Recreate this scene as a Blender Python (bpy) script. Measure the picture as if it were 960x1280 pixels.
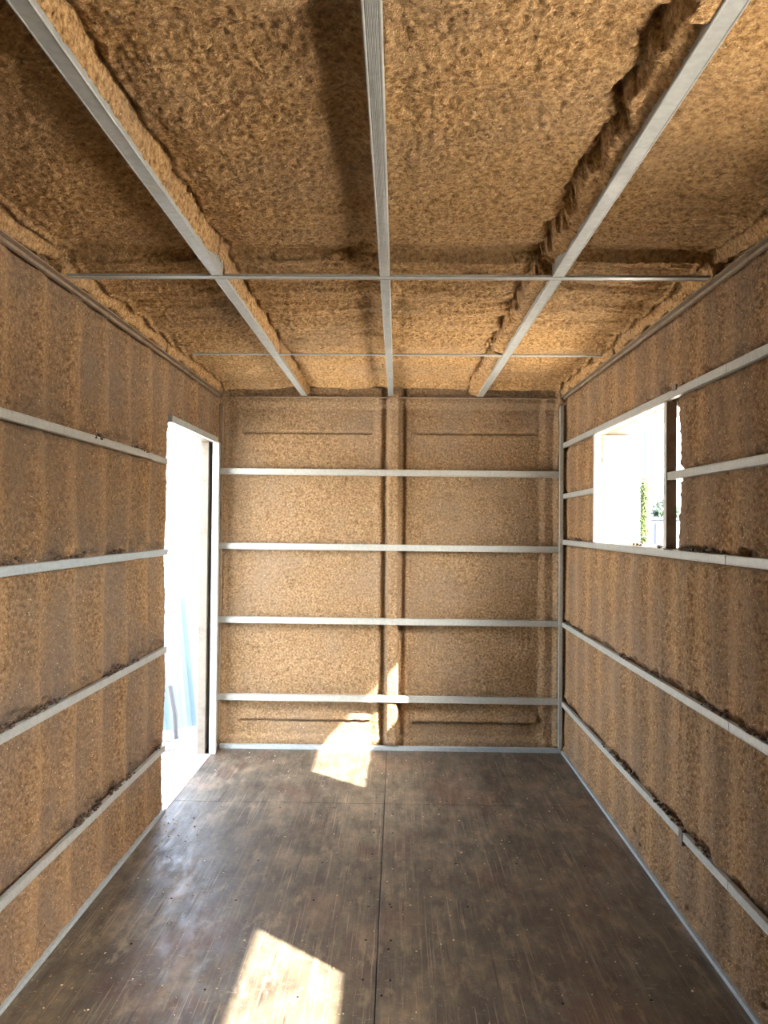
import bpy, bmesh, math, random
import numpy as np
from mathutils import Vector, Matrix

for o in list(bpy.data.objects):
    bpy.data.objects.remove(o)
random.seed(7)
S = bpy.context.scene
COL = S.collection

# ------------------------------------------------------------------ camera
CZ, YAW, PITCH, ROLL = 1.4924, 0.01755, 0.01571, 0.0093
Fw = Vector((-math.sin(YAW)*math.cos(PITCH), math.cos(YAW)*math.cos(PITCH), math.sin(PITCH)))
Rt0 = Vector((math.cos(YAW), math.sin(YAW), 0))
Up0 = Rt0.cross(Fw)
Rt = math.cos(ROLL)*Rt0 + math.sin(ROLL)*Up0
Up = -math.sin(ROLL)*Rt0 + math.cos(ROLL)*Up0
cam_data = bpy.data.cameras.new('camera')
cam = bpy.data.objects.new('camera', cam_data)
COL.objects.link(cam)
cam_data.sensor_fit = 'VERTICAL'
cam_data.sensor_height = 36.0
cam_data.lens = 36.0*961/1280
cam_data.clip_start = 0.02
M3 = Matrix((Rt, Up, -Fw)).transposed()
cam.matrix_world = Matrix.Translation((0, 0, CZ)) @ M3.to_4x4()
S.camera = cam

# ------------------------------------------------------------------ light
SUN = Vector((-1.0, 0.81, -1.117)).normalized()      # the way the sunlight travels
world = bpy.data.worlds.new('sky')
S.world = world
world.use_nodes = True
wn = world.node_tree
wn.nodes.clear()
sky = wn.nodes.new('ShaderNodeTexSky')
sky.sky_type = 'NISHITA'
sky.sun_disc = False
sky.sun_elevation = math.asin(-SUN.z)
sky.sun_rotation = math.atan2(-SUN.x, -SUN.y)
sky.dust_density = 4.0
sky.air_density = 1.0
bg = wn.nodes.new('ShaderNodeBackground')
bg.inputs['Strength'].default_value = 0.55
wo = wn.nodes.new('ShaderNodeOutputWorld')
haze = wn.nodes.new('ShaderNodeHueSaturation')
haze.inputs['Saturation'].default_value = 0.55
wn.links.new(sky.outputs[0], haze.inputs['Color'])
wn.links.new(haze.outputs[0], bg.inputs[0])
wn.links.new(bg.outputs[0], wo.inputs[0])
sun_data = bpy.data.lights.new('sun', 'SUN')
sun_data.energy = 8.5
sun_data.angle = math.radians(0.6)
sun_data.color = (1.0, 0.93, 0.82)
sun = bpy.data.objects.new('sun', sun_data)
COL.objects.link(sun)
sun.rotation_euler = SUN.to_track_quat('-Z', 'Y').to_euler()
sun.location = (8, -8, 12)
vs = S.view_settings
vs.view_transform = 'Standard'
vs.look = 'None'
vs.gamma = 1.0
vs.use_curve_mapping = False
vs.exposure = 3.15
S.cycles.max_bounces = 14
S.cycles.diffuse_bounces = 10

# ------------------------------------------------------------------ room numbers
XL, XR, YB, ZC = -1.184, 1.0886, 5.091, 2.34          # faces of the steel strips
YF = -0.85                                             # open front end, behind the camera
SKL, SKR, SKB, SKC = -1.243, 1.26, 5.21, 2.47           # inner faces of the outer shell
W1 = (3.165, 4.27, 1.404, 2.001)                       # window near the back: y0 y1 z0 z1
W2 = (0.45, 1.555, 1.404, 2.001)                       # its twin beside the camera
DR = (3.97, 4.985, 2.012)                              # door opening: y0 y1 top

# ------------------------------------------------------------------ materials
def new_mat(name):
    m = bpy.data.materials.new(name)
    m.use_nodes = True
    nt = m.node_tree
    nt.nodes.clear()
    out = nt.nodes.new('ShaderNodeOutputMaterial')
    b = nt.nodes.new('ShaderNodeBsdfPrincipled')
    nt.links.new(b.outputs[0], out.inputs[0])
    return m, nt, b

def N(nt, kind, **kw):
    n = nt.nodes.new(kind)
    for k, v in kw.items():
        if k in n.inputs.keys() if hasattr(n.inputs, 'keys') else False:
            n.inputs[k].default_value = v
        else:
            setattr(n, k, v)
    return n

def noise(nt, vec, scale, detail=3.0, rough=0.5):
    n = nt.nodes.new('ShaderNodeTexNoise')
    n.inputs['Scale'].default_value = scale
    n.inputs['Detail'].default_value = detail
    n.inputs['Roughness'].default_value = rough
    if vec is not None:
        nt.links.new(vec, n.inputs['Vector'])
    return n.outputs['Fac']

def ramp(nt, fac, stops):
    r = nt.nodes.new('ShaderNodeValToRGB')
    el = r.color_ramp.elements
    while len(el) < len(stops):
        el.new(0.5)
    for e, (p, c) in zip(el, stops):
        e.position = p
        e.color = (*c, 1.0) if len(c) == 3 else c
    nt.links.new(fac, r.inputs[0])
    return r.outputs[0]

def mix(nt, fac, a, b, mode='MIX'):
    n = nt.nodes.new('ShaderNodeMix')
    n.data_type = 'RGBA'
    n.blend_type = mode
    for sock, v in ((n.inputs[0], fac), (n.inputs[6], a), (n.inputs[7], b)):
        if isinstance(v, (int, float)):
            sock.default_value = v
        elif isinstance(v, tuple):
            sock.default_value = (*v, 1.0)
        else:
            nt.links.new(v, sock)
    return n.outputs[2]

def bump(nt, b, h, strength, dist, prev=None):
    n = nt.nodes.new('ShaderNodeBump')
    n.inputs['Strength'].default_value = strength
    n.inputs['Distance'].default_value = dist
    nt.links.new(h, n.inputs['Height'])
    if prev is not None:
        nt.links.new(prev, n.inputs['Normal'])
    nt.links.new(n.outputs[0], b.inputs['Normal'])
    return n.outputs[0]

def geo_pos(nt):
    return nt.nodes.new('ShaderNodeNewGeometry').outputs['Position']

def mapping(nt, vec, scale):
    m = nt.nodes.new('ShaderNodeMapping')
    m.inputs['Scale'].default_value = scale
    nt.links.new(vec, m.inputs['Vector'])
    return m.outputs[0]

def foam_material(name, dark, mid, light, dust, dust_amt, speck=0.70, bands=None, rows=()):
    m, nt, b = new_mat(name)
    p = geo_pos(nt)
    f = noise(nt, p, 72, 4, 0.7)
    c = ramp(nt, f, [(0.33, dark), (0.50, mid), (0.66, light)])
    big = noise(nt, p, 2.6, 4, 0.6)
    d = ramp(nt, big, [(0.42, (0, 0, 0)), (0.68, (dust_amt,)*3)])
    c = mix(nt, d, c, dust)
    if bands is not None:                       # dust plus painted shade in the ripple hollows, painted light on crests
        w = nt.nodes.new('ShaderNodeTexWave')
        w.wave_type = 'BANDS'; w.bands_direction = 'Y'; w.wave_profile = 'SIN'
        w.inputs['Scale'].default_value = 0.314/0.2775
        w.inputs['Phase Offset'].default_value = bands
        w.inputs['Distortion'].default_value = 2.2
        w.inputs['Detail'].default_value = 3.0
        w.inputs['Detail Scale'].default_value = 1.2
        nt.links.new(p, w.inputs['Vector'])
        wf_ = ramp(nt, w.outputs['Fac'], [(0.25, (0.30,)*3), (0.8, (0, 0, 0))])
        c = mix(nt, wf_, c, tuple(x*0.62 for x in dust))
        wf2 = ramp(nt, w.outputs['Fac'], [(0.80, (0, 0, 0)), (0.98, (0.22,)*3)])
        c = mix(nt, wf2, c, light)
    if rows:                                    # grey dust just above the rails, with the hollows' shade painted in
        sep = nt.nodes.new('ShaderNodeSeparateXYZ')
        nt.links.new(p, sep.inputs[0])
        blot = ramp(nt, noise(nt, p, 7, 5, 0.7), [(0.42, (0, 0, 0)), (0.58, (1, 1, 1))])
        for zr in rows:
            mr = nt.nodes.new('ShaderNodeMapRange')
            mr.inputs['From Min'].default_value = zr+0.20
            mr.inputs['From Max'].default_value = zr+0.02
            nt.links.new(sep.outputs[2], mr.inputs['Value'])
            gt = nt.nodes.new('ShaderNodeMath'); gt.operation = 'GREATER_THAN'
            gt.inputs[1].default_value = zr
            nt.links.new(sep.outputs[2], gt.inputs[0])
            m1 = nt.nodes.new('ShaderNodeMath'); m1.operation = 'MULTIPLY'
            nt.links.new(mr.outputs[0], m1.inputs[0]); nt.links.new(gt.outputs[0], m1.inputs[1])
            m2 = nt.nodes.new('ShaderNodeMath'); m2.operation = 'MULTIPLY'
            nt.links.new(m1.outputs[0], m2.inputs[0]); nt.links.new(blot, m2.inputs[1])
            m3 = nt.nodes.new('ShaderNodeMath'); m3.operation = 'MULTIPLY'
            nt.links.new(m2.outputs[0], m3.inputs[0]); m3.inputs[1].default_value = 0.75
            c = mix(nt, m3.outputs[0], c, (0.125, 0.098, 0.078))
    sp = noise(nt, p, 160, 1, 0.4)
    s = ramp(nt, sp, [(speck, (0, 0, 0)), (speck+0.06, (1, 1, 1))])
    c = mix(nt, s, c, (0.62, 0.52, 0.38))
    nt.links.new(c, b.inputs['Base Color'])
    b.inputs['Roughness'].default_value = 0.95
    b.inputs['Specular IOR Level'].default_value = 0.15
    h1 = noise(nt, p, 130, 4, 0.7)
    bump(nt, b, h1, 1.0, 0.009)
    return m

MAT = {}
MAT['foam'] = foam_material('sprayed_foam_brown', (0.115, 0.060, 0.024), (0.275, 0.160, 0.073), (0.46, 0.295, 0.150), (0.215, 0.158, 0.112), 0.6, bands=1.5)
MAT['foam_left'] = foam_material('sprayed_foam_brown_dust_shade', (0.115, 0.060, 0.024), (0.275, 0.160, 0.073), (0.46, 0.295, 0.150), (0.225, 0.170, 0.125), 0.6, bands=1.5, rows=(0.329, 0.835, 1.338))
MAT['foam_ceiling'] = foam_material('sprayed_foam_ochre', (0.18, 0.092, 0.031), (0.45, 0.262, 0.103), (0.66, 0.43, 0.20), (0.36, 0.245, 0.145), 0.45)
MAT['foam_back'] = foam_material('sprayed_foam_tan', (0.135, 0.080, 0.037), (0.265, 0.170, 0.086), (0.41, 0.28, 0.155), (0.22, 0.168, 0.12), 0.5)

def steel_material(name, base, dirt, dirt_lo, metallic=0.2, rough=0.45):
    m, nt, b = new_mat(name)
    p = geo_pos(nt)
    f = noise(nt, p, 55, 3, 0.6)
    c = ramp(nt, f, [(0.35, tuple(x*0.84 for x in base)), (0.65, base)])
    g = noise(nt, p, 9, 5, 0.7)
    d = ramp(nt, g, [(dirt_lo, (0, 0, 0)), (dirt_lo+0.12, (0.75,)*3)])
    c = mix(nt, d, c, dirt)
    nt.links.new(c, b.inputs['Base Color'])
    b.inputs['Metallic'].default_value = metallic
    r = ramp(nt, g, [(0.3, (rough-0.08,)*3), (0.8, (rough+0.25,)*3)])
    nt.links.new(r, b.inputs['Roughness'])
    bump(nt, b, noise(nt, p, 70, 2), 0.08, 0.002)
    return m

MAT['steel'] = steel_material('galvanised_steel', (0.365, 0.375, 0.34), (0.40, 0.32, 0.22), 0.66)
MAT['steel_blue'] = steel_material('bluish_galvanised_steel', (0.36, 0.41, 0.42), (0.34, 0.29, 0.24), 0.66)
MAT['steel_dusty'] = steel_material('foam_dusted_steel', (0.27, 0.20, 0.13), (0.18, 0.115, 0.06), 0.50, 0.15, 0.65)
MAT['steel_dark'] = steel_material('dark_steel_and_shade', (0.16, 0.125, 0.10), (0.06, 0.045, 0.035), 0.5, 0.1, 0.6)
MAT['steel_pale'] = steel_material('pale_door_steel', (0.33, 0.36, 0.335), (0.22, 0.20, 0.17), 0.72, 0.1, 0.45)
MAT['frame_white'] = steel_material('pale_painted_steel', (0.55, 0.56, 0.52), (0.40, 0.34, 0.26), 0.72, 0.1, 0.45)
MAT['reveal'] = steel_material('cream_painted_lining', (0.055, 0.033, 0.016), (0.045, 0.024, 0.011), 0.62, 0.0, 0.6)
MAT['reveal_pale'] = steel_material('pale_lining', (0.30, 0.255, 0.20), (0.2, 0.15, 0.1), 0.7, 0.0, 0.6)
MAT['shell'] = steel_material('painted_container_steel', (0.55, 0.56, 0.56), (0.4, 0.33, 0.27), 0.66, 0.1, 0.55)
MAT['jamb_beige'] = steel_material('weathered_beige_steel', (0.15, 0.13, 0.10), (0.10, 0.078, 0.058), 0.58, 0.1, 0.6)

def floor_material():
    m, nt, b = new_mat('worn_phenolic_plywood')
    p = geo_pos(nt)
    f = noise(nt, mapping(nt, p, (1, 0.55, 1)), 6.0, 8, 0.72)
    c = ramp(nt, f, [(0.32, (0.036, 0.025, 0.017)), (0.46, (0.062, 0.051, 0.036)), (0.55, (0.098, 0.080, 0.054)), (0.68, (0.20, 0.145, 0.09))])
    red = noise(nt, mapping(nt, p, (1, 0.6, 1)), 2.2, 5, 0.6)
    c = mix(nt, ramp(nt, red, [(0.52, (0, 0, 0)), (0.63, (0.55,)*3)]), c, (0.105, 0.054, 0.036))
    # grain streaks and long scuffs running down the room, then cross scratches
    for sc, lo, hi, amt, colr in (((38, 1.1, 1), 0.53, 0.68, 0.35, (0.20, 0.155, 0.105)), ((120, 1.6, 1), 0.57, 0.64, 0.65, (0.30, 0.235, 0.16)),
                                  ((14, 5, 1), 0.55, 0.66, 0.6, (0.24, 0.185, 0.125)), ((16, 60, 1), 0.60, 0.68, 0.5, (0.30, 0.235, 0.165))):
        q = noise(nt, mapping(nt, p, sc), 1.0, 5, 0.72)
        c = mix(nt, ramp(nt, q, [(lo, (0, 0, 0)), (hi, (amt,)*3)]), c, colr)
    dk = noise(nt, mapping(nt, p, (45, 2.5, 1)), 1.0, 3, 0.6)
    c = mix(nt, ramp(nt, dk, [(0.30, (0.7,)*3), (0.38, (0, 0, 0))]), c, (0.022, 0.016, 0.013))
    sp = noise(nt, p, 95, 2, 0.5)
    c = mix(nt, ramp(nt, sp, [(0.70, (0, 0, 0)), (0.74, (0.8,)*3)]), c, (0.42, 0.34, 0.24))
    nt.links.new(c, b.inputs['Base Color'])
    g = noise(nt, mapping(nt, p, (6, 2, 1)), 3.0, 6, 0.75)
    nt.links.new(ramp(nt, g, [(0.36, (0.33,)*3), (0.64, (0.60,)*3)]), b.inputs['Roughness'])
    b.inputs['Specular IOR Level'].default_value = 0.5
    bump(nt, b, noise(nt, mapping(nt, p, (2.4, 0.7, 1)), 28, 6, 0.75), 0.25, 0.002)
    return m
MAT['floor'] = floor_material()

def plain(name, col, rough=0.7, metallic=0.0, var=0.15, scale=20):
    m, nt, b = new_mat(name)
    p = geo_pos(nt)
    f = noise(nt, p, scale, 4, 0.6)
    c = ramp(nt, f, [(0.3, tuple(x*(1-var) for x in col)), (0.7, tuple(min(1, x*(1+var)) for x in col))])
    nt.links.new(c, b.inputs['Base Color'])
    b.inputs['Roughness'].default_value = rough
    b.inputs['Metallic'].default_value = metallic
    return m
MAT['hole'] = plain('dark_hole', (0.012, 0.009, 0.008), 0.9)
MAT['crumb'] = plain('pale_foam_crumb', (0.60, 0.50, 0.36), 0.95, 0, 0.3, 60)
MAT['crumb_dark'] = plain('brown_foam_crumb', (0.24, 0.15, 0.075), 0.95, 0, 0.4, 90)
MAT['concrete'] = plain('pale_concrete_yard', (0.62, 0.59, 0.54), 0.9, 0, 0.12, 3)
MAT['roof_sheet'] = plain('pale_blue_sheet_steel', (0.085, 0.122, 0.145), 0.5, 0.1, 0.06, 4)
MAT['cable'] = plain('grey_cable', (0.10, 0.105, 0.11), 0.6)
MAT['bar'] = plain('dark_steel_bar', (0.03, 0.03, 0.032), 0.5, 0.2)
MAT['leaf'] = plain('bright_green_leaves', (0.034, 0.052, 0.006), 0.7, 0, 0.35, 7)
MAT['leaf_dark'] = plain('deep_green_leaves', (0.012, 0.030, 0.013), 0.7, 0, 0.35, 7)
MAT['bark'] = plain('brown_bark', (0.05, 0.035, 0.025), 0.9)
MAT['white_gate'] = plain('white_painted_gate', (0.80, 0.79, 0.76), 0.6, 0, 0.05)
MAT['gap'] = plain('grey_gate_gap', (0.045, 0.042, 0.040), 0.8)
MAT['pole'] = plain('light_blue_pole', (0.018, 0.036, 0.044), 0.5, 0.1, 0.06)
MAT['blue'] = plain('faded_blue_panel', (0.010, 0.018, 0.034), 0.6, 0, 0.1, 3)

# ------------------------------------------------------------------ mesh helpers
def link(o, parent=None):
    COL.objects.link(o)
    if parent is not None:
        o.parent = parent
    return o

def tag(o, label=None, cat=None, group=None, kind=None):
    if label: o['label'] = label
    if cat: o['category'] = cat
    if group: o['group'] = group
    if kind: o['kind'] = kind
    return o

def empty(name, loc):
    o = bpy.data.objects.new(name, None)
    o.empty_display_size = 0.05
    o.location = loc
    return link(o)

def obj_bm(name, bm, mat, parent=None, origin=(0, 0, 0), smooth=False):
    """World-space bmesh -> object whose own origin lies at `origin`."""
    org = Vector(origin)
    if parent is not None and origin == (0, 0, 0):
        org = Vector(parent.location) if parent.parent is None else Vector(parent.location)+Vector(parent.parent.location)
    bmesh.ops.translate(bm, verts=bm.verts, vec=-org)
    bmesh.ops.recalc_face_normals(bm, faces=bm.faces)
    me = bpy.data.meshes.new(name)
    bm.to_mesh(me)
    bm.free()
    me.materials.append(mat)
    if smooth:
        for p in me.polygons:
            p.use_smooth = True
    o = bpy.data.objects.new(name, me)
    link(o, parent)
    ploc = Vector((0, 0, 0))
    q = parent
    while q is not None:
        ploc += Vector(q.location)
        q = q.parent
    o.location = org - ploc
    return o

def box(bm, x0, x1, y0, y1, z0, z1, bev=0.0):
    t = bmesh.new()
    bmesh.ops.create_cube(t, size=1.0)
    bmesh.ops.scale(t, vec=(x1-x0, y1-y0, z1-z0), verts=t.verts)
    bmesh.ops.translate(t, vec=((x0+x1)/2, (y0+y1)/2, (z0+z1)/2), verts=t.verts)
    if bev > 0:
        bmesh.ops.bevel(t, geom=t.edges[:], offset=bev, segments=1, affect='EDGES')
    me = bpy.data.meshes.new('tmp')
    t.to_mesh(me)
    t.free()
    bm.from_mesh(me)
    bpy.data.meshes.remove(me)

def box_obj(name, b, mat, parent=None, bev=0.002, origin=(0, 0, 0)):
    bm = bmesh.new()
    box(bm, *b, bev=bev)
    if parent is None and origin == (0, 0, 0):
        origin = ((b[0]+b[1])/2, (b[2]+b[3])/2, b[4])
    return obj_bm(name, bm, mat, parent, origin)

def tube(bm, pts, r, seg=8):
    pts = [Vector(p) for p in pts]
    rings = []
    for i, p in enumerate(pts):
        d = (pts[min(i+1, len(pts)-1)]-pts[max(i-1, 0)]).normalized()
        a = d.orthogonal().normalized() if i == 0 else (rings_a - d*rings_a.dot(d)).normalized()
        rings_a = a
        c = d.cross(a)
        rr = r[i] if isinstance(r, (list, tuple)) else r
        rings.append([bm.verts.new(p+rr*(math.cos(2*math.pi*k/seg)*a+math.sin(2*math.pi*k/seg)*c)) for k in range(seg)])
    for i in range(len(rings)-1):
        for k in range(seg):
            bm.faces.new((rings[i][k], rings[i][(k+1) % seg], rings[i+1][(k+1) % seg], rings[i+1][k]))
    bm.faces.new(rings[0][::-1])
    bm.faces.new(rings[-1])

def blob(bm, c, r, squash=(1, 1, 1), sub=1):
    t = bmesh.ops.create_icosphere(bm, subdivisions=sub, radius=1.0)
    for v in t['verts']:
        k = random.uniform(0.75, 1.2)
        v.co = Vector((c[0]+v.co.x*r*squash[0]*k, c[1]+v.co.y*r*squash[1]*k, c[2]+v.co.z*r*squash[2]*k))

# ------------------------------------------------------------------ numpy noise for the foam relief
RNG = np.random.RandomState(11)
PERM = RNG.permutation(512)
PERM = np.concatenate([PERM, PERM])
ANG = RNG.rand(512)*2*np.pi
GX, GY = np.cos(ANG), np.sin(ANG)

def perlin(x, y):
    xi = np.floor(x).astype(np.int64); yi = np.floor(y).astype(np.int64)
    xf = x-xi; yf = y-yi
    u = xf*xf*xf*(xf*(xf*6-15)+10); v = yf*yf*yf*(yf*(yf*6-15)+10)
    def g(ix, iy, dx, dy):
        h = PERM[(PERM[ix & 511]+iy) & 511]
        return GX[h]*dx+GY[h]*dy
    a = g(xi, yi, xf, yf); b = g(xi+1, yi, xf-1, yf)
    c = g(xi, yi+1, xf, yf-1); d = g(xi+1, yi+1, xf-1, yf-1)
    return ((a+u*(b-a))+v*((c+u*(d-c))-(a+u*(b-a))))*1.5

def fbm(x, y, octv=3, gain=0.5):
    s = 0; a = 1.0; f = 1.0
    for i in range(octv):
        s = s+a*perlin(x*f+17.3*i, y*f-9.1*i)
        a *= gain; f *= 2.03
    return s

def sstep(e0, e1, x):
    t = np.clip((x-e0)/(e1-e0), 0, 1)
    return t*t*(3-2*t)

def hump(x, c, w):
    return np.exp(-((x-c)/w)**2)

def popcorn(u, v, size, amp):
    """Lumpy sprayed-foam relief: rounded lumps parted by narrow pits."""
    a = perlin(u/size, v/size)
    b = perlin(u/(size*0.47)+31.7, v/(size*0.47)-4.2)
    pit = -np.clip(np.abs(perlin(u/(size*1.3)+5.5, v/(size*1.3)+77))*-3.2+0.55, 0, 1)
    return amp*(0.55*a+0.42*b+0.8*pit)

def grid_object(name, P, mask, mat, parent=None, outward=None):
    """P: (nu, nv, 3) points; mask: (nu-1, nv-1) faces to keep."""
    nu, nv = P.shape[:2]
    idx = np.arange(nu*nv).reshape(nu, nv)
    q = np.stack([idx[:-1, :-1], idx[1:, :-1], idx[1:, 1:], idx[:-1, 1:]], -1)[mask]
    used = np.zeros(nu*nv, bool); used[q.ravel()] = True
    remap = np.cumsum(used)-1
    co = P.reshape(-1, 3)[used].astype(np.float32)
    q = remap[q]
    if outward is not None:
        a, b, c = co[q[:, 0]], co[q[:, 1]], co[q[:, 2]]
        n = np.cross(b-a, c-a).sum(0)
        if np.dot(n, outward) < 0:
            q = q[:, ::-1]
    me = bpy.data.meshes.new(name)
    me.vertices.add(len(co)); me.vertices.foreach_set('co', co.ravel())
    me.loops.add(q.size); me.loops.foreach_set('vertex_index', q.ravel().astype(np.int32))
    me.polygons.add(len(q))
    me.polygons.foreach_set('loop_start', np.arange(0, q.size, 4, dtype=np.int32))
    me.polygons.foreach_set('use_smooth', np.ones(len(q), bool))
    me.update(calc_edges=True)
    me.materials.append(mat)
    o = bpy.data.objects.new(name, me)
    return link(o, parent)

def graded(a, b, s_near, s_far, extra=()):
    """Coordinates from a to b; spacing grows with distance from the camera (y)."""
    out = [a]
    while out[-1] < b:
        y = out[-1]
        if y < 0.7:
            s = 0.03
        else:
            s = s_near+(s_far-s_near)*min(1, (y-0.7)/4.4)
        out.append(y+s)
    out[-1] = b
    out = np.array(out)
    for e in extra:
        k = np.argmin(np.abs(out-e)); out[k] = e
    return np.unique(out)

# ================================================================== SHELL (structure)
wall_left = None
def shell(name, boxes, mat):
    bm = bmesh.new()
    for b in boxes:
        box(bm, *b)
    o = obj_bm(name, bm, mat)
    tag(o, kind='structure')
    return o

T = 0.03
def wall_boxes(x0, x1, ya, yb, za, zb, holes):
    """A wall slab in the y-z plane split around its holes."""
    out = []; y = ya
    for (h0, h1, b0, b1) in sorted(holes):
        out.append((x0, x1, y, h0, za, zb))
        if b0 > za: out.append((x0, x1, h0, h1, za, b0))
        if b1 < zb: out.append((x0, x1, h0, h1, b1, zb))
        y = h1
    out.append((x0, x1, y, yb, za, zb))
    return out

wl = shell('wall_left', wall_boxes(SKL-T, SKL, YF, SKB+T, -0.10, SKC, [(DR[0]-0.02, DR[1], 0.0, DR[2]+0.01)]), MAT['shell'])
wr = shell('wall_right', wall_boxes(SKR, SKR+T, YF, SKB+T, -0.10, SKC, [(W1[0]+0.03, W1[1], W1[2]-0.01, W1[3]+0.005), (W2[0]+0.03, W2[1], W2[2]-0.01, W2[3]+0.005)]), MAT['shell'])
wb = shell('wall_back', [(SKL, SKR, SKB, SKB+T, -0.10, SKC)], MAT['shell'])
ce = shell('ceiling', [(SKL-T, SKR+T, YF, SKB+T, SKC, SKC+T)], MAT['shell'])
wf = shell('wall_front', [(SKL-T, SKR+T, YF-T, YF, -0.10, SKC+T)], MAT['shell'])
tag(wl, 'left wall lined with rippled brown sprayed foam, with the door opening at its far end')
tag(wr, 'right wall lined with rippled brown sprayed foam, with the window opening')
tag(wb, 'back wall of two sunken tan sprayed foam bays')
tag(ce, 'ceiling lined with rough ochre sprayed foam between steel strips')

# ------------------------------------------------------------------ floor
fl = box_obj('floor', (SKL, SKR, YF, SKB, -0.10, -0.0185), MAT['hole'], None, 0.0)
tag(fl, 'dark worn plywood floor scattered with pale foam crumbs', kind='structure')
xs = [SKL+0.002, -0.0555, SKR-0.002]
ys = [YF, 1.66, 4.125, SKB-0.002]
for i in range(2):
    for j in range(3):
        g = 0.0018
        box_obj('plywood_sheet', (xs[i]+g, xs[i+1]-g, ys[j]+g, ys[j+1]-g, -0.0185, 0.0), MAT['floor'], fl, 0.0012)
bm = bmesh.new()
for (x, y) in [(-0.9+0.29*i+random.uniform(-.03, .03), yy+random.uniform(-.02, .02)) for yy in (4.06, 4.19, 3.42, 3.05, 2.72, 2.45) for i in range(7)] + [(-0.055+s*0.045, 2.3+0.24*k) for s in (-1, 1) for k in range(12)]:
    if random.random() < 0.6:
        t = bmesh.ops.create_cone(bm, cap_ends=True, segments=10, radius1=0.0045, radius2=0.0045, depth=0.0012)
        bmesh.ops.translate(bm, vec=(x, y, 0.0004), verts=t['verts'])
o = obj_bm('screw_holes', bm, MAT['hole'], fl)
tag(o, kind='stuff')

# ================================================================== FOAM
STRIP_H = 0.032
L_ROWS = [0.329, 0.835, 1.338, 1.814]
R_ROWS = [0.320, 0.840, 1.384, 2.021]
R_MID = 1.696
B_ROWS = [0.336, 0.847, 1.336, 1.833]
C_LONG = [-0.627, -0.051, 0.541]
C_TRANS = [2.636, 3.869]

def row_grooves(y, z, rows, seed, depth_top=0.035, depth_low=0.014, y_end=None, wide=1.0):
    """Ragged hollows where the foam does not reach the strips."""
    h = np.zeros_like(y)
    for k, zr in enumerate(rows):
        rag = fbm(y/0.16+seed+k*13.1, z*0+k, 3, 0.6)
        w = np.clip((0.013+0.024*rag)*wide, 0.002, 0.07)                 # height of the hollow above the strip
        edge = zr+STRIP_H/2
        fine = 0.004*perlin(y/0.012+k, z/0.02)
        h -= depth_top*(1-sstep(edge+w+fine-0.004, edge+w+fine+0.005, z))*(z > zr)*np.clip(0.55+1.5*rag, 0.1, 1)
        # a swollen lip just above the hollow
        h += 0.010*np.exp(-((z-(edge+w+0.018))/0.015)**2)*np.clip(rag+0.4, 0, 1)
        lo = zr-STRIP_H/2
        w2 = np.clip(0.004+0.010*fbm(y/0.11+seed*2+k*5.7, z*0+3*k, 2), 0.0, 0.03)
        h -= depth_low*sstep(lo-w2-0.005, lo-w2, z)*(z < zr)
    if y_end is not None:
        h = h*(1-sstep(y_end-0.07, y_end-0.02, y))
    return h

# ---- left wall
y = graded(YF+0.0, DR[0]-0.001, 0.0075, 0.0085, ())
y = np.concatenate([y, [DR[0]]])
z = np.linspace(0.0, 2.40, 345)
y2 = np.concatenate([y, np.linspace(DR[0]+0.008, SKB-0.02, 140)])
Y, Z = np.meshgrid(y2, z, indexing='ij')
ph = 2*np.pi*(Y-2.83)/0.2775+0.4*perlin(Z/0.8, Y*0)
rip = (0.015*np.cos(ph)+0.006*np.cos(2*ph))*(0.8+0.4*perlin(Z/0.5, Y/0.5))-0.004
H = -0.022+rip+0.008*fbm(Y/0.35, Z/0.5, 2)+popcorn(Y, Z, 0.018, 0.0062)+row_grooves(Y, Z, L_ROWS, 3.3, y_end=DR[0], wide=1.6)
H += 0.010*np.clip(fbm(Y/0.06, Z/0.05, 2)-0.5, 0, 1)
H -= 0.010*(1-sstep(0.016, 0.030, Z-0.006*fbm(Y/0.1, Y*0, 2)))
H = np.where(Z < 0.045, np.maximum(H, -0.012+0.006*perlin(Y/0.05, Z/0.05)), H)
over_door = (Y > DR[0]-0.0005)
H = np.where(over_door, H+0.008, H)
H -= 0.10*sstep(DR[0]-0.004, DR[0], Y)*(Y <= DR[0]+1e-6)*(Z < DR[2]+0.04)
P = np.stack([XL+np.clip(H, -0.054, 0.02), Y, Z], -1)
yc = 0.5*(y2[:-1]+y2[1:]); zc = 0.5*(z[:-1]+z[1:])
mask = ~((yc[:, None] > DR[0]) & (yc[:, None] < DR[1]+0.02) & (zc[None, :] < DR[2]+0.03))
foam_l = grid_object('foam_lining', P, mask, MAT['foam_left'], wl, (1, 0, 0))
tag(foam_l, 'brown sprayed foam with soft upright ripples and grey patches of dust and painted shade')

# ---- right wall
hole_near = 3.060
y = graded(YF, SKB-0.02, 0.0075, 0.0095, ())
add = []
for w, hn in ((W1, hole_near), (W2, W2[0]-0.115)):
    add += [hn-0.003, hn, w[1]+0.032, w[1]+0.035]
y = np.unique(np.concatenate([y, add]))
z = np.linspace(0.0, 2.40, 345)
z = np.unique(np.concatenate([z, [W1[2]-0.003, W1[2], W1[3], W1[3]+0.003]]))
Y, Z = np.meshgrid(y, z, indexing='ij')
ph = 2*np.pi*(Y-2.95)/0.2775+0.4*perlin(Z/0.8, Y*0+4)
rip = (0.009*np.cos(ph)+0.004*np.cos(2*ph))*(0.8+0.4*perlin(Z/0.5, Y/0.5))-0.002
rows_r = R_ROWS
H = -0.020+rip+0.007*fbm(Y/0.35+8, Z/0.5, 2)+popcorn(Y+3, Z, 0.017, 0.0056)+row_grooves(Y, Z, rows_r, 8.1, 0.032)
H += 0.5*row_grooves(Y, Z, [R_MID], 1.9)
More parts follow.
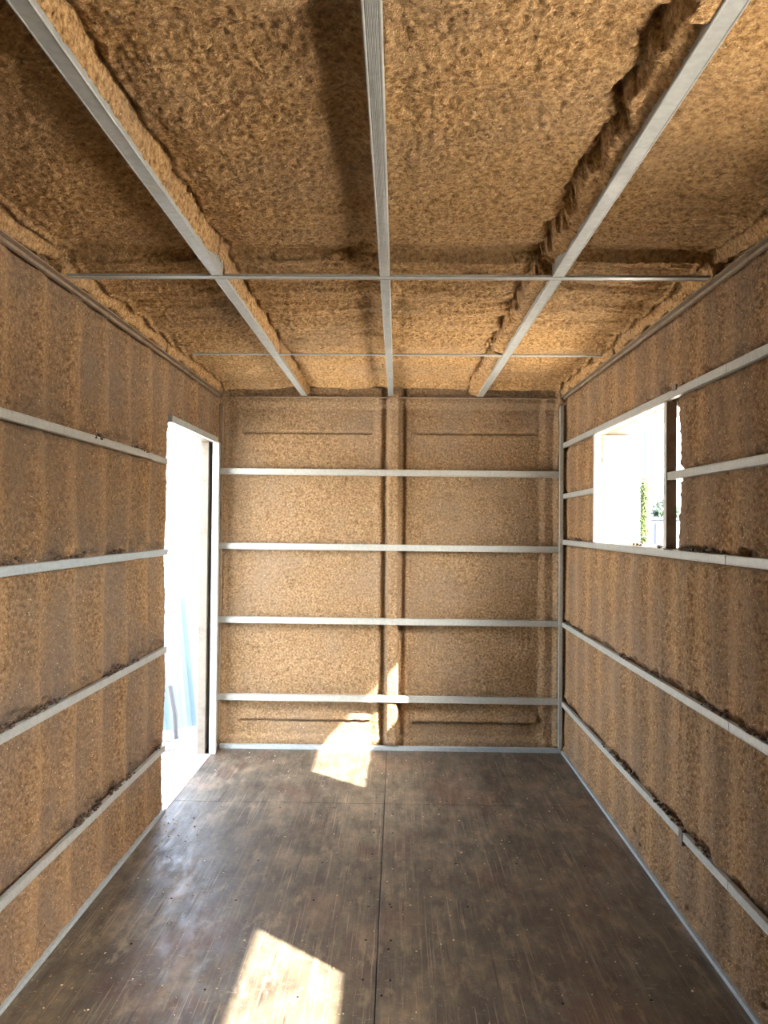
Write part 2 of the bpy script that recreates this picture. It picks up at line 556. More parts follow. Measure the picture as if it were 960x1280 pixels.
H += 0.012*np.clip(fbm(Y/0.05, Z/0.05+9, 2)-0.55, 0, 1)
foot = np.clip(fbm(Y/0.10+2.2, Z*0, 3, 0.6)+0.1, 0, 1)
H -= 0.030*(1-sstep(0.005, 0.03, Z-0.032-0.03*foot))*foot*(Z > 0.03)
H -= 0.006*(1-sstep(0.016, 0.030, Z))
H = np.where(Z < 0.045, np.maximum(H, -0.012+0.006*perlin(Y/0.05, Z/0.05)), H)
mask = np.ones((len(y)-1, len(z)-1), bool)
yc = 0.5*(y[:-1]+y[1:]); zc = 0.5*(z[:-1]+z[1:])
for w, hn in ((W1, hole_near), (W2, W2[0]-0.115)):
    edge_in = (Y > hn-1e-5) & (Y < w[1]+0.0321) & (Z > W1[2]-1e-5) & (Z < W1[3]+1e-5)
    jag = 0.009*perlin(Z/0.03, Y*0+5)+0.004*perlin(Z/0.007, Y*0)
    Y = np.where(np.abs(Y-hn) < 0.0035, Y+jag, Y)
    H = np.where(edge_in, -0.135, H)
    mask &= ~((yc[:, None] > hn) & (yc[:, None] < w[1]+0.032) & (zc[None, :] > W1[2]) & (zc[None, :] < W1[3]))
P = np.stack([XR-H, Y, Z], -1)
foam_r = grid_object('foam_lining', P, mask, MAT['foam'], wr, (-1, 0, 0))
tag(foam_r, 'brown sprayed foam with faint upright ripples around the window')

# ---- back wall: two sunken bays either side of a foam-covered post
x = np.linspace(SKL+0.01, SKR-0.01, 375)
z = np.linspace(0.0, 2.40, 370)
X, Z = np.meshgrid(x, z, indexing='ij')
wob = 0.006*fbm(Z/0.22, X*0+2, 2)
STUD = -0.028
d_st = np.abs(X-STUD-wob*0.5)
H = -0.072+0.009*fbm(X/0.3, Z/0.3+4, 2)
post = 1-sstep(0.028, 0.050, d_st+0.004*fbm(Z/0.07, X*0+9, 2))
H += 0.062*post
# shallow shelf beside the post, then the bay
H += 0.014*sstep(0.066, 0.085, d_st+wob)*(1-sstep(0.10, 0.14, d_st+wob))*(1-post)
H -= 0.012*hump(d_st+wob*0.5, 0.062, 0.016)
for xe, sg in ((XL, 1), (XR, -1)):
    de = sg*(X-xe)+wob
    H += 0.020*(1-sstep(0.10, 0.15, de))
    H += 0.030*(1-sstep(0.025, 0.055, de))
# head and foot: level ledges, each with a straight ragged crease
top = 2.34
H += 0.042*sstep(2.26, 2.31, Z+wob)
bay = (sstep(0.14, 0.16, d_st))*sstep(0.13, 0.16, X-XL)*sstep(0.13, 0.16, XR-X)
crz = 2.105+0.003*fbm(X/0.05, X*0, 2)
H += bay*0.006*sstep(crz-0.003, crz+0.003, Z)*(1-sstep(2.13, 2.26, Z))
H -= bay*0.034*hump(Z, crz, 0.0055)
crl = 0.176+0.004*fbm(X/0.05+7, X*0, 2)
right_bay = (X > STUD)
lip = np.where(right_bay, 0.030, 0.012)
H += bay*lip*(sstep(crl-0.003, crl+0.003, Z))*(1-sstep(0.185, 0.27, Z))
H -= bay*np.where(right_bay, 0.022, 0.030)*hump(Z, crl-0.004, 0.0058)
H += 0.020*(1-sstep(0.05, 0.09, Z))
H = np.where(Z < 0.034, np.minimum(H, -0.035), H)
H += popcorn(X, Z+5, 0.016, 0.0052)
P = np.stack([X, YB+0.0-H, Z], -1)
foam_b = grid_object('foam_lining', P, np.ones((len(x)-1, len(z)-1), bool), MAT['foam_back'], wb, (0, -1, 0))
tag(foam_b, 'tan sprayed foam sunk in two bays with a foam-covered middle post')

# ---- ceiling
x = np.linspace(SKL+0.01, SKR-0.01, 400)
x = np.unique(np.concatenate([x, [C_LONG[0]+0.0195, C_LONG[0]+0.0205, C_LONG[2]-0.0205, C_LONG[2]-0.0215]]))
y = graded(YF, SKB-0.02, 0.0055, 0.0085, ())
X, Y = np.meshgrid(x, y, indexing='ij')
R = 0.058*np.ones_like(X)                                # how far above the strip faces
R += 0.005*np.cos(2*np.pi*(Y-1.63)/0.25+0.7*perlin(X/0.6, Y/0.6))*np.where(Y > 2.64, 2.2, 1.0)
R += 0.006*fbm(X/0.35, Y/0.035+3, 3, 0.6)*np.where(Y > 2.64, 1.3, 0.6)
R += 0.009*fbm(X/0.4, Y/0.4, 2)
# left strip: foam ledge clings to its right side, then a torn crack
d = X-(C_LONG[0]+0.02)
e1 = 0.009+0.006*fbm(Y/0.05, X*0, 3)
ledge = (d > -0.005)*(1-sstep(e1-0.003, e1+0.003, d))
crack = np.clip(0.35+1.2*fbm(Y/0.16+4, X*0, 2), 0.0, 1.0)
R = R+ledge*(0.011+0.004*perlin(Y/0.05, X/0.02)+0.9*np.clip(d, 0, 0.026)-R)
R += 0.045*crack*sstep(e1-0.002, e1+0.002, d)*(1-sstep(e1+0.007, e1+0.020, d))
R += 0.010*sstep(e1, e1+0.005, d)*(1-sstep(e1+0.03, e1+0.12, d))
# right strip: broader ragged ledge on its left side, undercut
d = (C_LONG[2]-0.02)-X
e2 = 0.044+0.026*np.round(2.5*fbm(Y/0.16+31, X*0, 2, 0.6))/2.5+0.007*fbm(Y/0.04, X*0+3, 2)
e2 = np.where(Y > 2.64, e2+0.01, e2)
ledge = (d > -0.005)*(1-sstep(e2-0.004, e2+0.004, d))
R = R+ledge*(0.014+0.006*perlin(Y/0.09, X/0.03)+0.30*np.clip(d, 0, 0.08)-R)
crack = np.clip(0.55+1.0*fbm(Y/0.14+14, X*0, 2), 0.12, 1.0)
R += 0.045*crack*sstep(e2-0.002, e2+0.003, d)*(1-sstep(e2+0.010, e2+0.030, d))
# dips beside the middle strip and outside the outer strips
R += 0.020*hump(X, C_LONG[1]-0.075, 0.045)*(0.7+0.6*fbm(Y/0.4, X*0, 2))
R += 0.012*hump(X, C_LONG[1]+0.05, 0.03)*np.clip(fbm(Y/0.3+9, X*0, 2)+0.3, 0, 1)
R += 0.016*hump(X, C_LONG[0]-0.06, 0.06)
# hollow on the near side of each cross strip, with a ragged lip
for k, yt in enumerate(C_TRANS+[5.075]):
    dd = yt-0.015-Y
    lipw = 0.075+0.018*fbm(X/0.09+k*7, Y*0, 2)
    if k == 0:
        R += 0.035*(1-sstep(lipw-0.05, lipw+0.16, dd))*(dd > -0.01)
        R -= 0.012*hump(dd, lipw*0.55, 0.012)
    elif k == 1:
        R -= 0.018*hump(dd, lipw*0.9, 0.035)*(dd > 0)
        R += 0.035*(1-sstep(0.020, 0.030+0.3*lipw, dd))*(dd > -0.005)
    else:
        R += 0.030*hump(dd, 0.035, 0.014)*np.clip(0.3+fbm(X/0.2, Y*0+6, 2), 0, 1)
        R -= 0.020*hump(dd, 0.085, 0.04)
    R -= 0.022*sstep(0, 0.02, -dd)*(1-sstep(0.03, 0.12, -dd))*0.4
# nearest the camera: a smoother pad of foam standing lower
edge_y = 1.31+0.02*fbm(X/0.15, Y*0+2, 2)
pad = 1-sstep(edge_y-0.02, edge_y+0.006, Y)
R -= 0.022*pad*(X > C_LONG[0]+0.05)
# beside the walls: groove and foam ridge running along the corner rails
for xe, sg in ((XL, 1), (XR, -1)):
    de = sg*(X-xe)
    gw = 0.004*fbm(Y/0.2, X*0, 2)
    R -= 0.010*hump(de, 0.056+gw, 0.009)
    R += 0.012*hump(de, 0.040+gw, 0.005)
    R -= 0.045*(1-sstep(0.012, 0.030, de))
pop = popcorn(X, Y, 0.019, 0.0080)
R -= pop*np.where(pad > 0.5, 0.6, 1.0)
R -= 0.010*np.clip(fbm(X/0.05+3, Y/0.07, 2)-0.45, 0, 1)
P = np.stack([X, Y, ZC+np.clip(R, 0.004, 0.125)], -1)
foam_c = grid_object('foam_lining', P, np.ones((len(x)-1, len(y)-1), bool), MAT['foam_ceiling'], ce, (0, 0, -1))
tag(foam_c, 'ochre sprayed foam with cross ripples and torn ledges along the steel strips')

# ================================================================== STEEL STRIPS
def profile(w, d, ribs=0):
    """Cross-section (s across the face, t out of the wall): rolled edges, optional ribbed face."""
    h = w/2
    pts = [(-h, -d), (-h, -0.002), (-h+0.0015, 0.0), (-h+0.004, 0.0), (-h+0.0055, -0.0012)]
    if ribs:
        a, b = -h+0.0065, h-0.0065
        st = (b-a)/ribs
        for i in range(ribs):
            pts += [(a+st*i, -0.0012), (a+st*(i+0.3), 0.0), (a+st*(i+0.7), 0.0)]
        pts += [(b, -0.0012)]
    pts += [(h-0.0055, -0.0012), (h-0.004, 0.0), (h-0.0015, 0.0), (h, -0.002), (h, -d)]
    return pts

def extrude(bm, prof, p0, p1, normal, bow=0.0, n=1):
    p0, p1, nrm = Vector(p0), Vector(p1), Vector(normal).normalized()
    ax = (p1-p0).normalized()
    side = nrm.cross(ax).normalized()
    rings = []
    for k in range(n+1):
        t = k/n
        c = p0.lerp(p1, t)+side*bow*math.sin(math.pi*t)
        rings.append([bm.verts.new(c+side*s+nrm*q) for s, q in prof])
    m = len(prof)
    for k in range(n):
        for i in range(m):
            bm.faces.new((rings[k][i], rings[k][(i+1) % m], rings[k+1][(i+1) % m], rings[k+1][i]))
    bm.faces.new(rings[0]); bm.faces.new(rings[-1][::-1])

def strip(label, lengths, normal, w=STRIP_H, d=0.018, ribs=0, mat='steel', plates=(), group=None, name='steel_strip', cat='metal strip'):
    """One steel strip. lengths: list of (p0, p1); several lengths butt end to end. plates: boxes of joint plates."""
    if len(lengths) == 1 and not plates:
        bm = bmesh.new()
        p0, p1 = lengths[0]
        extrude(bm, profile(w, d, ribs), p0, p1, normal)
        o = obj_bm(name, bm, MAT[mat], None, p0)
        return tag(o, label, cat, group)
    root = empty(name, lengths[0][0])
    tag(root, label, cat, group)
    for p0, p1 in lengths:
        bm = bmesh.new()
        extrude(bm, profile(w, d, ribs), p0, p1, normal)
        obj_bm('channel_length', bm, MAT[mat], root, p0)
    for b in plates:
        box_obj('joint_plate', b, MAT['steel_dark'], root, 0.001, ((b[0]+b[1])/2, (b[2]+b[3])/2, b[4]))
    return root

RAILS_L, RAILS_R = 'rails on the left wall', 'rails on the right wall'
RAILS_B, RAILS_C = 'rails on the back wall', 'strips under the ceiling'
# left wall
xl = XL
ye = DR[0]-0.012
lab = ['lowest of the four grey steel rails on the left wall, just above its floor track',
       'grey steel rail on the left wall, second up from the floor track',
       'bluish steel rail on the left wall, third up, level with mid-height of the doorway',
       'topmost steel rail on the left wall, ending in foam near the door head']
for zr, l, k in zip(L_ROWS, lab, range(4)):
    if k == 3:
        strip(l, [((xl, YF, zr+0.004), (xl, 2.70, zr)), ((xl-0.001, 2.704, zr), (xl, ye-0.26, zr-0.004)), ((xl-0.008, ye-0.258, zr-0.006), (xl-0.008, ye, zr-0.008))], (1, 0, 0), group=RAILS_L)
    else:
        yj = [3.11, 3.02, 2.2][k]
        strip(l, [((xl, YF, zr), (xl, yj, zr)), ((xl-0.001, yj+0.004, zr), (xl, ye, zr))], (1, 0, 0), mat='steel_blue' if k == 2 else 'steel', group=RAILS_L)
# right wall
xr = XR
yb = YB-0.004
strip('topmost steel rail on the right wall, running over the head of the window', [((xr, YF, 2.02), (xr, 2.57, 2.021)), ((xr, 2.575, 2.021), (xr, yb, 2.022))], (-1, 0, 0), group=RAILS_R,
      plates=[(xr-0.004, xr+0.002, 3.02, 3.06, 2.030, 2.052)])
strip('steel rail on the right wall carrying the foot of the window frame', [((xr, YF, 1.384), (xr, 2.57, 1.384)), ((xr, 2.575, 1.384), (xr, yb, 1.384))], (-1, 0, 0), group=RAILS_R)
strip('short steel rail between the window frame and the right back corner', [((xr+0.001, W1[1]+0.034, 1.690), (xr+0.001, yb, 1.686))], (-1, 0, 0), group=RAILS_R)
strip('steel rail butting against the near post of the window frame at half height', [((xr, YF+0.0, 1.694), (xr, 0.30, 1.694)), ((xr, 1.60, 1.694), (xr, W1[0]-0.038, 1.697))], (-1, 0, 0), group=RAILS_R)
strip('steel rail on the right wall below the window, second up from the floor track', [((xr, YF, 0.838), (xr, 2.545, 0.840)), ((xr, 2.550, 0.840), (xr, yb, 0.842))], (-1, 0, 0), group=RAILS_R)
strip('lowest steel rail on the right wall with a small dark joint plate', [((xr, YF, 0.318), (xr, 2.55, 0.320)), ((xr, 2.553, 0.320), (xr, 2.95, 0.320)), ((xr, 2.975, 0.320), (xr, yb, 0.322))], (-1, 0, 0), group=RAILS_R,
      plates=[(xr-0.003, xr+0.012, 2.945, 2.980, 0.285, 0.341)])
# back wall
lab = ['lowest steel rail across the back wall, its left half crossed by the sun patch',
       'steel rail across the back wall, second up from the floor',
       'steel rail across the back wall, third up from the floor',
       'topmost steel rail across the back wall, below the ceiling']
for zr, l in zip(B_ROWS, lab):
    strip(l, [((XR-0.022, YB, zr-0.002), (XL+0.0, YB, zr+0.002))], (0, -1, 0), w=0.042, d=0.030, group=RAILS_B)
# ceiling: long strips and cross strips
lab = ['long left strip under the ceiling, running to the back wall above the doorway',
       'long middle ribbed strip under the ceiling between the two slanting ones',
       'long right strip under the ceiling beside a ragged torn foam ledge']
wd = [0.040, 0.034, 0.042]
for xc, l, k in zip(C_LONG, lab, range(3)):
    strip(l, [((xc, YF, ZC), (xc, 2.62, ZC)), ((xc, 2.652, ZC), (xc, YB-0.002, ZC))], (0, 0, -1), w=wd[k], d=0.055, ribs=8 if k == 1 else 0, group=RAILS_C)
strip('nearer cross strip under the ceiling, meeting the three long strips', [((-1.150, C_TRANS[0], ZC-0.001), (1.055, C_TRANS[0], ZC-0.001))], (0, 0, -1), w=0.036, d=0.008, group=RAILS_C)
segs = []
for a, b in ((-1.045, C_LONG[0]-0.022), (C_LONG[0]+0.022, C_LONG[1]-0.019), (C_LONG[1]+0.019, C_LONG[2]-0.023), (C_LONG[2]+0.023, 1.02)):
    segs.append(((a, C_TRANS[1], ZC+0.004), (b, C_TRANS[1], ZC+0.004)))
strip('farther thin cross strip under the ceiling, half sunk behind a foam lip', segs, (0, 0, -1), w=0.024, d=0.006, group=RAILS_C)
# corner rails and floor tracks
def angle(label, b_list, mat, name, cat, group=None):
    bm = bmesh.new()
    for b in b_list:
        box(bm, *b, bev=0.001)
    b = b_list[0]
    o = obj_bm(name, bm, MAT[mat], None, ((b[0]+b[1])/2, (b[2]+b[3])/2, b[4]))
    return tag(o, label, cat, group)
angle('foam-dusted corner rail where the left wall meets the ceiling', [(XL-0.01, XL+0.024, YF, YB-0.004, ZC-0.004, ZC), (XL-0.01, XL+0.004, YF, YB-0.004, ZC-0.016, ZC-0.004)], 'steel_dusty', 'corner_rail', 'metal rail', 'foam-dusted corner rails')
angle('foam-dusted corner rail where the right wall meets the ceiling', [(XR-0.024, XR+0.01, YF, YB-0.004, ZC-0.004, ZC), (XR-0.004, XR+0.01, YF, YB-0.004, ZC-0.016, ZC-0.004)], 'steel_dusty', 'corner_rail', 'metal rail', 'foam-dusted corner rails')
angle('foam-dusted rail along the top of the back wall', [(XL+0.03, XR-0.03, YB-0.006, YB+0.02, ZC-0.010, ZC-0.004)], 'steel_dusty', 'corner_rail', 'metal rail', 'foam-dusted corner rails')
angle('thin upright steel rail in the right back corner', [(XR-0.020, XR+0.004, YB-0.004, YB+0.02, 0.03, ZC-0.012)], 'steel', 'upright_rail', 'metal rail')
angle('thin foam-dusted upright rail in the left back corner behind the doorway', [(XL-0.004, XL+0.016, YB+0.002, YB+0.03, 0.03, ZC-0.012)], 'steel_dusty', 'upright_rail', 'metal rail')
angle('bluish steel floor track along the foot of the left wall', [(XL-0.03, XL+0.002, YF, DR[0]-0.004, 0.0, 0.017)], 'steel_blue', 'floor_track', 'metal track', 'steel floor tracks')
angle('pale steel floor track along the foot of the right wall', [(XR-0.002, XR+0.03, YF, YB-0.002, 0.0, 0.016)], 'steel_blue', 'floor_track', 'metal track', 'steel floor tracks')
angle('bluish steel floor track along the foot of the back wall', [(XL+0.02, XR-0.004, YB-0.004, YB+0.03, 0.0, 0.026)], 'steel_blue', 'floor_track', 'metal track', 'steel floor tracks')

# ================================================================== WINDOWS (structure)
def window(name, w, label):
    root = empty(name, (XR, (w[0]+w[1])/2, w[2]))
    tag(root, label, kind='structure')
    y0, y1, z0, z1 = w
    f = MAT['frame_white']
    a = xr-0.001; b = xr+0.040
    box_obj('frame_post', (a, b, y0-0.030, y0, z0, z1), f, root, 0.001, (a, y0, z0))
    o = box_obj('shaded_post_side', (a+0.002, b, y0-0.0335, y0-0.0302, z0, z1), MAT['steel_dark'], root, 0.0, (a, y0, z0))  # thin dark box that paints the shade on the post's near side
    o['label'] = 'near side of the window post, its shade painted dark'
    box_obj('frame_post', (a, b, y1, y1+0.030, z0, z1), f, root, 0.001, (a, y1, z0))
    box_obj('frame_head', (a+0.002, b, y0, y1, z1-0.002, z1+0.010), f, root, 0.001, (a, y0, z1))
    box_obj('frame_sill', (a+0.002, b, y0, y1, z0-0.010, z0+0.002), f, root, 0.001, (a, y0, z0))
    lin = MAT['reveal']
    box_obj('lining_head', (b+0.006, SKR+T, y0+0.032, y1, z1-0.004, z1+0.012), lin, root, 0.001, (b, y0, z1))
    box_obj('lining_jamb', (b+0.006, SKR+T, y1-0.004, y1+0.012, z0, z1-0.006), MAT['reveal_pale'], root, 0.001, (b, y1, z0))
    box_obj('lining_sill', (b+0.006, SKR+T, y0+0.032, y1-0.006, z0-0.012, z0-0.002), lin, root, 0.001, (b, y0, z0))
    bm = bmesh.new()                                  # foam filling the top of the slot beside the near post
    for k in range(14):
        blob(bm, (b+0.02, y0-0.10+0.006*k, z1-0.004+random.uniform(-.006, .004)), 0.016, (1.0, 0.8, 1.0))
    obj_bm('foam_bead', bm, MAT['foam'], root, (b, y0-0.1, z1+0.0001))
    bm = bmesh.new()                                  # ragged foam bead squeezed out between frame and lining
    for k in range(40):
        zz = z0+0.012+(z1-z0-0.02)*k/39
        blob(bm, (b+0.003, y1+0.000+random.uniform(-.002, .002), zz), 0.010, (0.5, 0.7, 1.1))
    o = obj_bm('foam_bead', bm, MAT['foam_ceiling'], root, (b, y1, z0+0.0001))
    bm = bmesh.new()
    for k in range(60):
        yy = y0+0.03+(y1-y0-0.04)*k/59
        blob(bm, (b+0.003, yy, z1-0.000+random.uniform(-.002, .002)), 0.010, (0.5, 1.1, 0.5+random.random()*0.4))
    obj_bm('foam_bead', bm, MAT['foam_ceiling'], root, (b, y0, z1+0.0001))
    return root
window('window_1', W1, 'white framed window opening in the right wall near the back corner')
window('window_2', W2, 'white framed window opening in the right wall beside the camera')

# ================================================================== DOOR (structure)
dr = empty('door_1', (XL, (DR[0]+DR[1])/2, 0))
tag(dr, 'tall narrow doorway in the left wall beside the back corner', kind='structure')
box_obj('door_post', (XL-0.016, XL+0.026, DR[1]-0.034, DR[1]+0.004, 0.0, DR[2]), MAT['steel_pale'], dr, 0.0015, (XL, DR[1], 0.0001))
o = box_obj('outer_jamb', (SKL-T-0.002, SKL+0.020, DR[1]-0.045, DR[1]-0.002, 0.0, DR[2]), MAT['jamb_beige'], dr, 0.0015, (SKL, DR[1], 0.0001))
o['label'] = 'weathered beige outer jamb'
box_obj('door_head', (XL-0.014, XL+0.010, DR[0]+0.0, DR[1]+0.004, DR[2], DR[2]+0.036), MAT['steel_pale'], dr, 0.0015, (XL, DR[0], DR[2]))
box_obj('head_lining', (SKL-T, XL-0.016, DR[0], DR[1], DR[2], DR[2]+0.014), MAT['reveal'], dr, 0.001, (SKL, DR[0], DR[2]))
box_obj('threshold', (SKL-T-0.03, XL-0.002, DR[0]+0.002, DR[1]-0.036, 0.0002, 0.004), MAT['concrete'], dr, 0.001, (SKL, DR[0], 0.0001))

# ================================================================== OUTSIDE
gr = box_obj('ground', (-40, 40, -40, 40, -0.32, -0.12), MAT['concrete'], None, 0.0)
tag(gr, 'sunlit pale concrete yard outside the doorway', kind='structure')

def corrugated(bm, w, h, pitch, amp, thick):
    nx = int(w/pitch*6)
    vs_ = []
    for s in (0, 1):
        row = []
        for i in range(nx+1):
            x = w*i/nx
            ph = (x/pitch) % 1.0
            yv = amp*max(-1, min(1, 2.2*math.sin(2*math.pi*ph)))+s*thick
            row.append((bm.verts.new((x, yv, 0)), bm.verts.new((x, yv, h))))
        vs_.append(row)
    for s in (0, 1):
        for i in range(nx):
            a, b = vs_[s][i], vs_[s][i+1]
            bm.faces.new((a[0], b[0], b[1], a[1]))
    for i in range(nx):
        for e in (0, 1):
            bm.faces.new((vs_[0][i][e], vs_[0][i+1][e], vs_[1][i+1][e], vs_[1][i][e]))
    for i in (0, nx):
        bm.faces.new((vs_[0][i][0], vs_[0][i][1], vs_[1][i][1], vs_[1][i][0]))

def leaning_sheet(label, loc, rz, lean, w, h):
    bm = bmesh.new()
    corrugated(bm, w, h, 0.19, 0.026, 0.003)
    o = obj_bm('corrugated_sheet', bm, MAT['roof_sheet'])
    o.location = loc
    o.rotation_euler = (Matrix.Rotation(rz, 3, 'Z') @ Matrix.Rotation(lean, 3, 'X') @ Matrix.Rotation(math.radians(-5), 3, 'Y')).to_euler()
    return tag(o, label, 'metal sheet', 'corrugated sheets outside the door')
leaning_sheet('nearer pale blue corrugated steel sheet leaning outside the doorway, foot on the concrete', (-1.98, 5.75, -0.115), math.radians(20), math.radians(-12), 0.9, 1.0)
leaning_sheet('pale blue corrugated steel sheet leaning behind the nearer one outside the doorway', (-2.25, 6.15, -0.115), math.radians(20), math.radians(-12), 0.9, 1.25)
bm = bmesh.new()
tube(bm, [(-1.625, 5.70, -0.115), (-1.645, 5.73, 0.06), (-1.70, 5.78, 0.26)], 0.018)
tag(obj_bm('steel_bar', bm, MAT['bar'], None, (-1.625, 5.70, -0.12)), 'thin dark bar leaning at the foot of the corrugated sheets', 'bar')
bm = bmesh.new()
pts = []
for k in range(26):
    t = k/25
    a = -2.2+5.2*t
    pts.append((-1.63+0.10*math.cos(a)-0.25*max(0, t-0.8), 5.52+0.13*math.sin(a), -0.112))
tube(bm, pts, 0.008, 6)
tag(obj_bm('loose_cable', bm, MAT['cable'], None, (-1.63, 5.52, -0.12)), 'grey cable lying in a loop on the concrete outside the doorway', 'cable')

def at(px, Yd, py=None):
    d = Fw+(px-480)/961*Rt-((py if py else 640)-640)/961*Up
    t = Yd/d.y
    return Vector((0, 0, CZ))+d*t

# white panelled gate across the yard, seen through the window
Yg = 14.0
ga, gb = at(750, Yg).x, at(800, Yg).x
gz1 = at(780, Yg, 617).z
gate = empty('panelled_gate', ((ga+gb)/2, Yg, -0.12))
tag(gate, 'white panelled gate across the yard, seen through the window', 'gate')
box_obj('gate_leaf', (ga, (ga+gb)/2+0.10, Yg, Yg+0.06, -0.05, gz1), MAT['white_gate'], gate, 0.004, (ga, Yg, -0.05))
box_obj('gate_leaf', ((ga+gb)/2+0.13, gb, Yg, Yg+0.06, -0.05, gz1), MAT['white_gate'], gate, 0.004, (gb, Yg, -0.05))
for (u0, u1) in ((ga, (ga+gb)/2+0.10), ((ga+gb)/2+0.13, gb)):
    for c in range(2):
        for r in range(5):
            w = (u1-u0)/2
            xa = u0+w*c+0.05; za = 0.05+(gz1-0.05)/5*r
            bm = bmesh.new()
            box(bm, xa, xa+w-0.10, Yg-0.018, Yg+0.002, za+0.04, za+(gz1-0.05)/5-0.05, 0.012)
            obj_bm('raised_panel', bm, MAT['white_gate'], gate, (xa, Yg, za))
gm = (ga+gb)/2+0.115
box_obj('meeting_stile', (gm-0.012, gm+0.012, Yg+0.005, Yg+0.05, -0.05, gz1-0.1), MAT['gap'], gate, 0.002, (gm, Yg, -0.05))
zb0 = at(790, Yg, 674).z
box_obj('bottom_rail', (gm+0.012, gb, Yg-0.03, Yg+0.0, zb0-0.02, zb0+0.02), MAT['gap'], gate, 0.002, (gm, Yg, zb0))
bm = bmesh.new()
box(bm, ga-0.15, ga-0.02, Yg-0.03, Yg+0.15, -0.12, gz1+0.12, 0.01)
obj_bm('gate_post', bm, MAT['white_gate'], gate, (ga, Yg, -0.12))

def plant(name, label, cat, base, trunk_h, trunk_r, clumps, mat, leaves, leaf):
    root = empty(name, base)
    tag(root, label, cat)
    bm = bmesh.new()
    tube(bm, [base, (base[0]+0.05, base[1], base[2]+trunk_h*0.5), (base[0], base[1]+0.03, base[2]+trunk_h)], [trunk_r, trunk_r*0.8, trunk_r*0.5], 8)
    obj_bm('trunk', bm, MAT['bark'], root, base)
    bm = bmesh.new()
    for (c, r, sq) in clumps:
        for k in range(leaves):
            v = Vector((random.gauss(0, 1), random.gauss(0, 1), random.gauss(0, 1))).normalized()
            p = Vector(c)+Vector((v.x*r*sq[0], v.y*r*sq[1], v.z*r*sq[2]))*random.uniform(0.55, 1.0)
            a = Vector((random.gauss(0, 1), random.gauss(0, 1), random.gauss(0, 1))).normalized()*leaf
            b = a.orthogonal().normalized()*leaf*0.5
            t = a.cross(b).normalized()*leaf*0.15
            vs2 = [bm.verts.new(p-a), bm.verts.new(p+b+t), bm.verts.new(p+a), bm.verts.new(p-b+t)]
            bm.faces.new(vs2)
    me = bpy.data.meshes.new('foliage')
    bmesh.ops.translate(bm, verts=bm.verts, vec=-Vector(base))
    bm.to_mesh(me); bm.free()
    me.materials.append(MAT[mat])
    o = link(bpy.data.objects.new('foliage', me), root)
    tag(o, kind='stuff')
    return root
b = at(780, 17.0); b.z = -0.12
c1, c2, c3 = at(769, 17, 588), at(778, 17, 597), at(787, 17, 601)
plant('leafy_tree', 'sparse yellow-green tree rising behind the white gate', 'tree', tuple(b), c2.z-0.2, 0.07,
      [(c1, 0.12, (1, 1, 1)), (c2, 0.15, (1, 1, .8)), (c3, 0.13, (1.1, 1, .8))], 'leaf', 70, 0.045)
b = at(805.5, 11.5); b.z = -0.12
zt, zb_ = at(805, 11.5, 612).z, 0.2
cl = []
for k in range(9):
    zz = zb_+(zt-zb_)*k/8
    cl.append(((b.x, b.y, zz), 0.20, (0.36-0.012*k, 0.36, 1.1)))
plant('slim_shrub', 'tall slim bright green shrub beside the white gate, at the foot of the blue pole', 'shrub', tuple(b), 1.2, 0.03, cl, 'leaf', 190, 0.04)
# pole
b = at(808, 12.3); b.z = -0.12
bm = bmesh.new()
tube(bm, [(b.x, b.y, -0.12), (b.x, b.y, 1.6), (b.x, b.y, 5.6)], [0.075, 0.065, 0.035], 12)
pole = empty('street_pole', tuple(b))
tag(pole, 'tall light blue tapering pole standing behind the slim shrub', 'pole')
obj_bm('shaft', bm, MAT['pole'], pole, tuple(b))
bm = bmesh.new()
box(bm, b.x-0.16, b.x+0.16, b.y-0.16, b.y+0.16, -0.12, -0.09, 0.005)
obj_bm('base_plate', bm, MAT['pole'], pole, (b.x, b.y, -0.12))
# blue container box and dark shrub at the window's right edge
Yc = 15.2
xa, xb = at(816, Yc).x, at(838, Yc).x+1.2
zt = at(820, Yc, 650).z
cont = empty('storage_box', ((xa+xb)/2, Yc+0.6, -0.12))
tag(cont, 'faded blue storage box standing past the pole at the right edge of the window', 'storage box')
bm = bmesh.new()
box(bm, xa+0.02, xb, Yc, Yc+1.2, -0.12, zt, 0.01)
obj_bm('body', bm, MAT['blue'], cont, (xa, Yc, -0.12))
for k in range(9):
    bm = bmesh.new()
    u = xa+0.05+0.19*k
    if u+0.08 > xb: break
    box(bm, u, u+0.08, Yc-0.025, Yc+0.003, -0.05, zt-0.06, 0.008)
    obj_bm('side_rib', bm, MAT['blue'], cont, (u, Yc, -0.05))
bm = bmesh.new()
box(bm, xa-0.01, xb+0.02, Yc-0.03, Yc+1.23, zt, zt+0.05, 0.008)
obj_bm('lid', bm, MAT['pole'], cont, (xa, Yc, zt))
b = at(825, 17.5); b.z = -0.12
cz_ = at(825, 17.5, 640).z
plant('dense_shrub', 'dark green bushy shrub showing over the blue storage box', 'shrub', tuple(b), 1.0, 0.05,
      [((b.x+dx, b.y, cz_-0.25+dz), 0.33, (0.8, 0.8, 1)) for dx, dz in ((0, 0), (0.25, 0.1), (0.1, 0.32), (-0.02, -0.4))], 'leaf_dark', 260, 0.06)

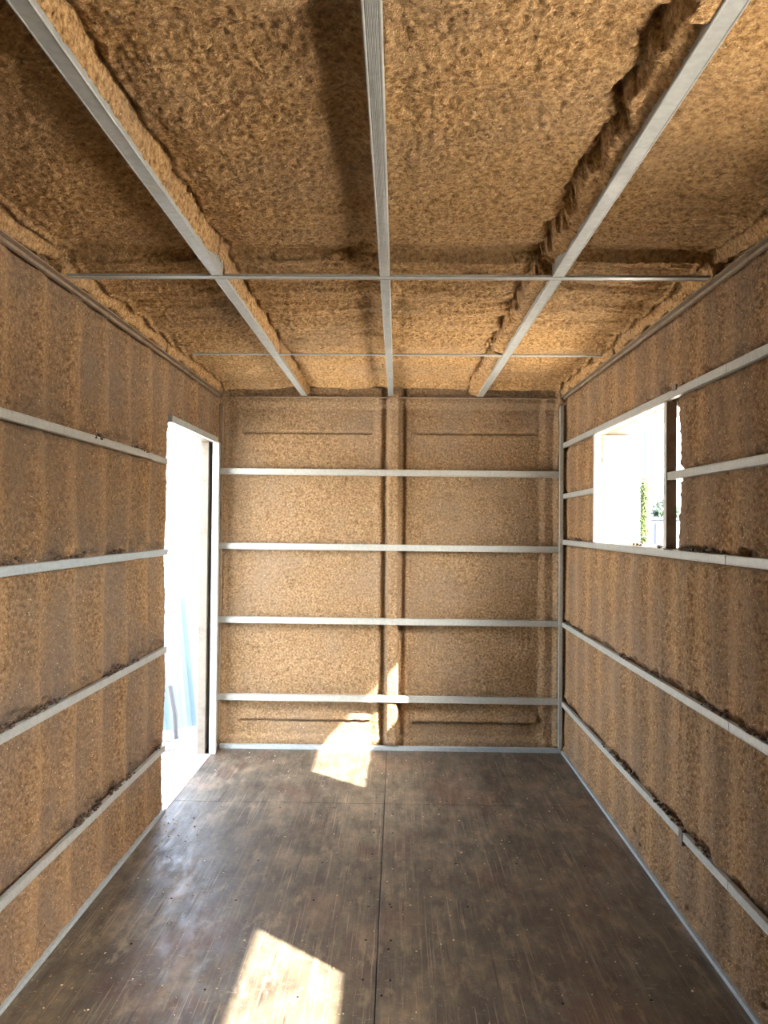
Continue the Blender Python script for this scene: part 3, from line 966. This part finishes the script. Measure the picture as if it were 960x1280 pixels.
# torn scraps of darker foam caught on top of the side rails
MAT['scrap'] = plain('dark_foam_scrap', (0.085, 0.055, 0.034), 0.95, 0, 0.5, 120)
for wall, xf, sg, rows, y1 in ((wl, XL, 1, (0.329, 0.835, 1.338, 1.80), DR[0]-0.08), (wr, XR, -1, (0.320, 0.840, 1.384), YB-0.1)):
    bm = bmesh.new()
    for zr in rows:
        for k in range(9 if zr < 1.5 else 4):
            yc_ = random.uniform(1.3, y1); n = random.randint(5, 26); L = 0.010*n
            for q in range(n):
                rr = random.uniform(0.003, 0.0085)
                yy = min(y1, yc_+L*random.uniform(-.5, .5)+random.gauss(0, .01))
                blob(bm, (xf+sg*random.uniform(-0.020, 0.0), yy, zr+STRIP_H/2+rr*0.6+abs(random.gauss(0, 0.007))), rr, (1.0, 1.5, 0.9))
    o = obj_bm('foam_scraps', bm, MAT['scrap'], wall)
    tag(o, 'dark torn foam scraps caught along the rails', kind='stuff')

# ================================================================== CRUMBS
def crumbs(bm, n, mi, rmin, rmax, place):
    for k in range(n):
        x, yv = place()
        r = random.uniform(rmin, rmax)
        t = bmesh.ops.create_icosphere(bm, subdivisions=1, radius=r)
        a = random.uniform(0, 6.28)
        sx, sy, sz = random.uniform(.7, 1.5), random.uniform(.6, 1.2), random.uniform(.45, .8)
        for v in t['verts']:
            kx = v.co.x*sx*random.uniform(.8, 1.2); ky = v.co.y*sy*random.uniform(.8, 1.2)
            v.co = Vector((x+kx*math.cos(a)-ky*math.sin(a), yv+kx*math.sin(a)+ky*math.cos(a), r*sz*0.9+v.co.z*sz))
        for f in {f for v in t['verts'] for f in v.link_faces}:
            f.material_index = mi
def anywhere():
    return random.uniform(XL+0.06, XR-0.05), 1.6+3.4*random.random()**1.0
def near_walls():
    d = random.expovariate(1/0.06)+0.01
    if random.random() < 0.6:
        return XL+0.01+d, random.uniform(1.6, 3.9)
    return XR-0.01-d, random.uniform(1.6, 5.0)
bm = bmesh.new()
crumbs(bm, 420, 0, 0.0012, 0.0044, anywhere)
crumbs(bm, 260, 1, 0.0015, 0.005, near_walls)
o = obj_bm('foam_crumbs', bm, MAT['crumb'])
o.data.materials.append(MAT['crumb_dark'])
tag(o, 'pale and brown foam crumbs strewn over the dark plywood floor', 'debris', None, 'stuff')
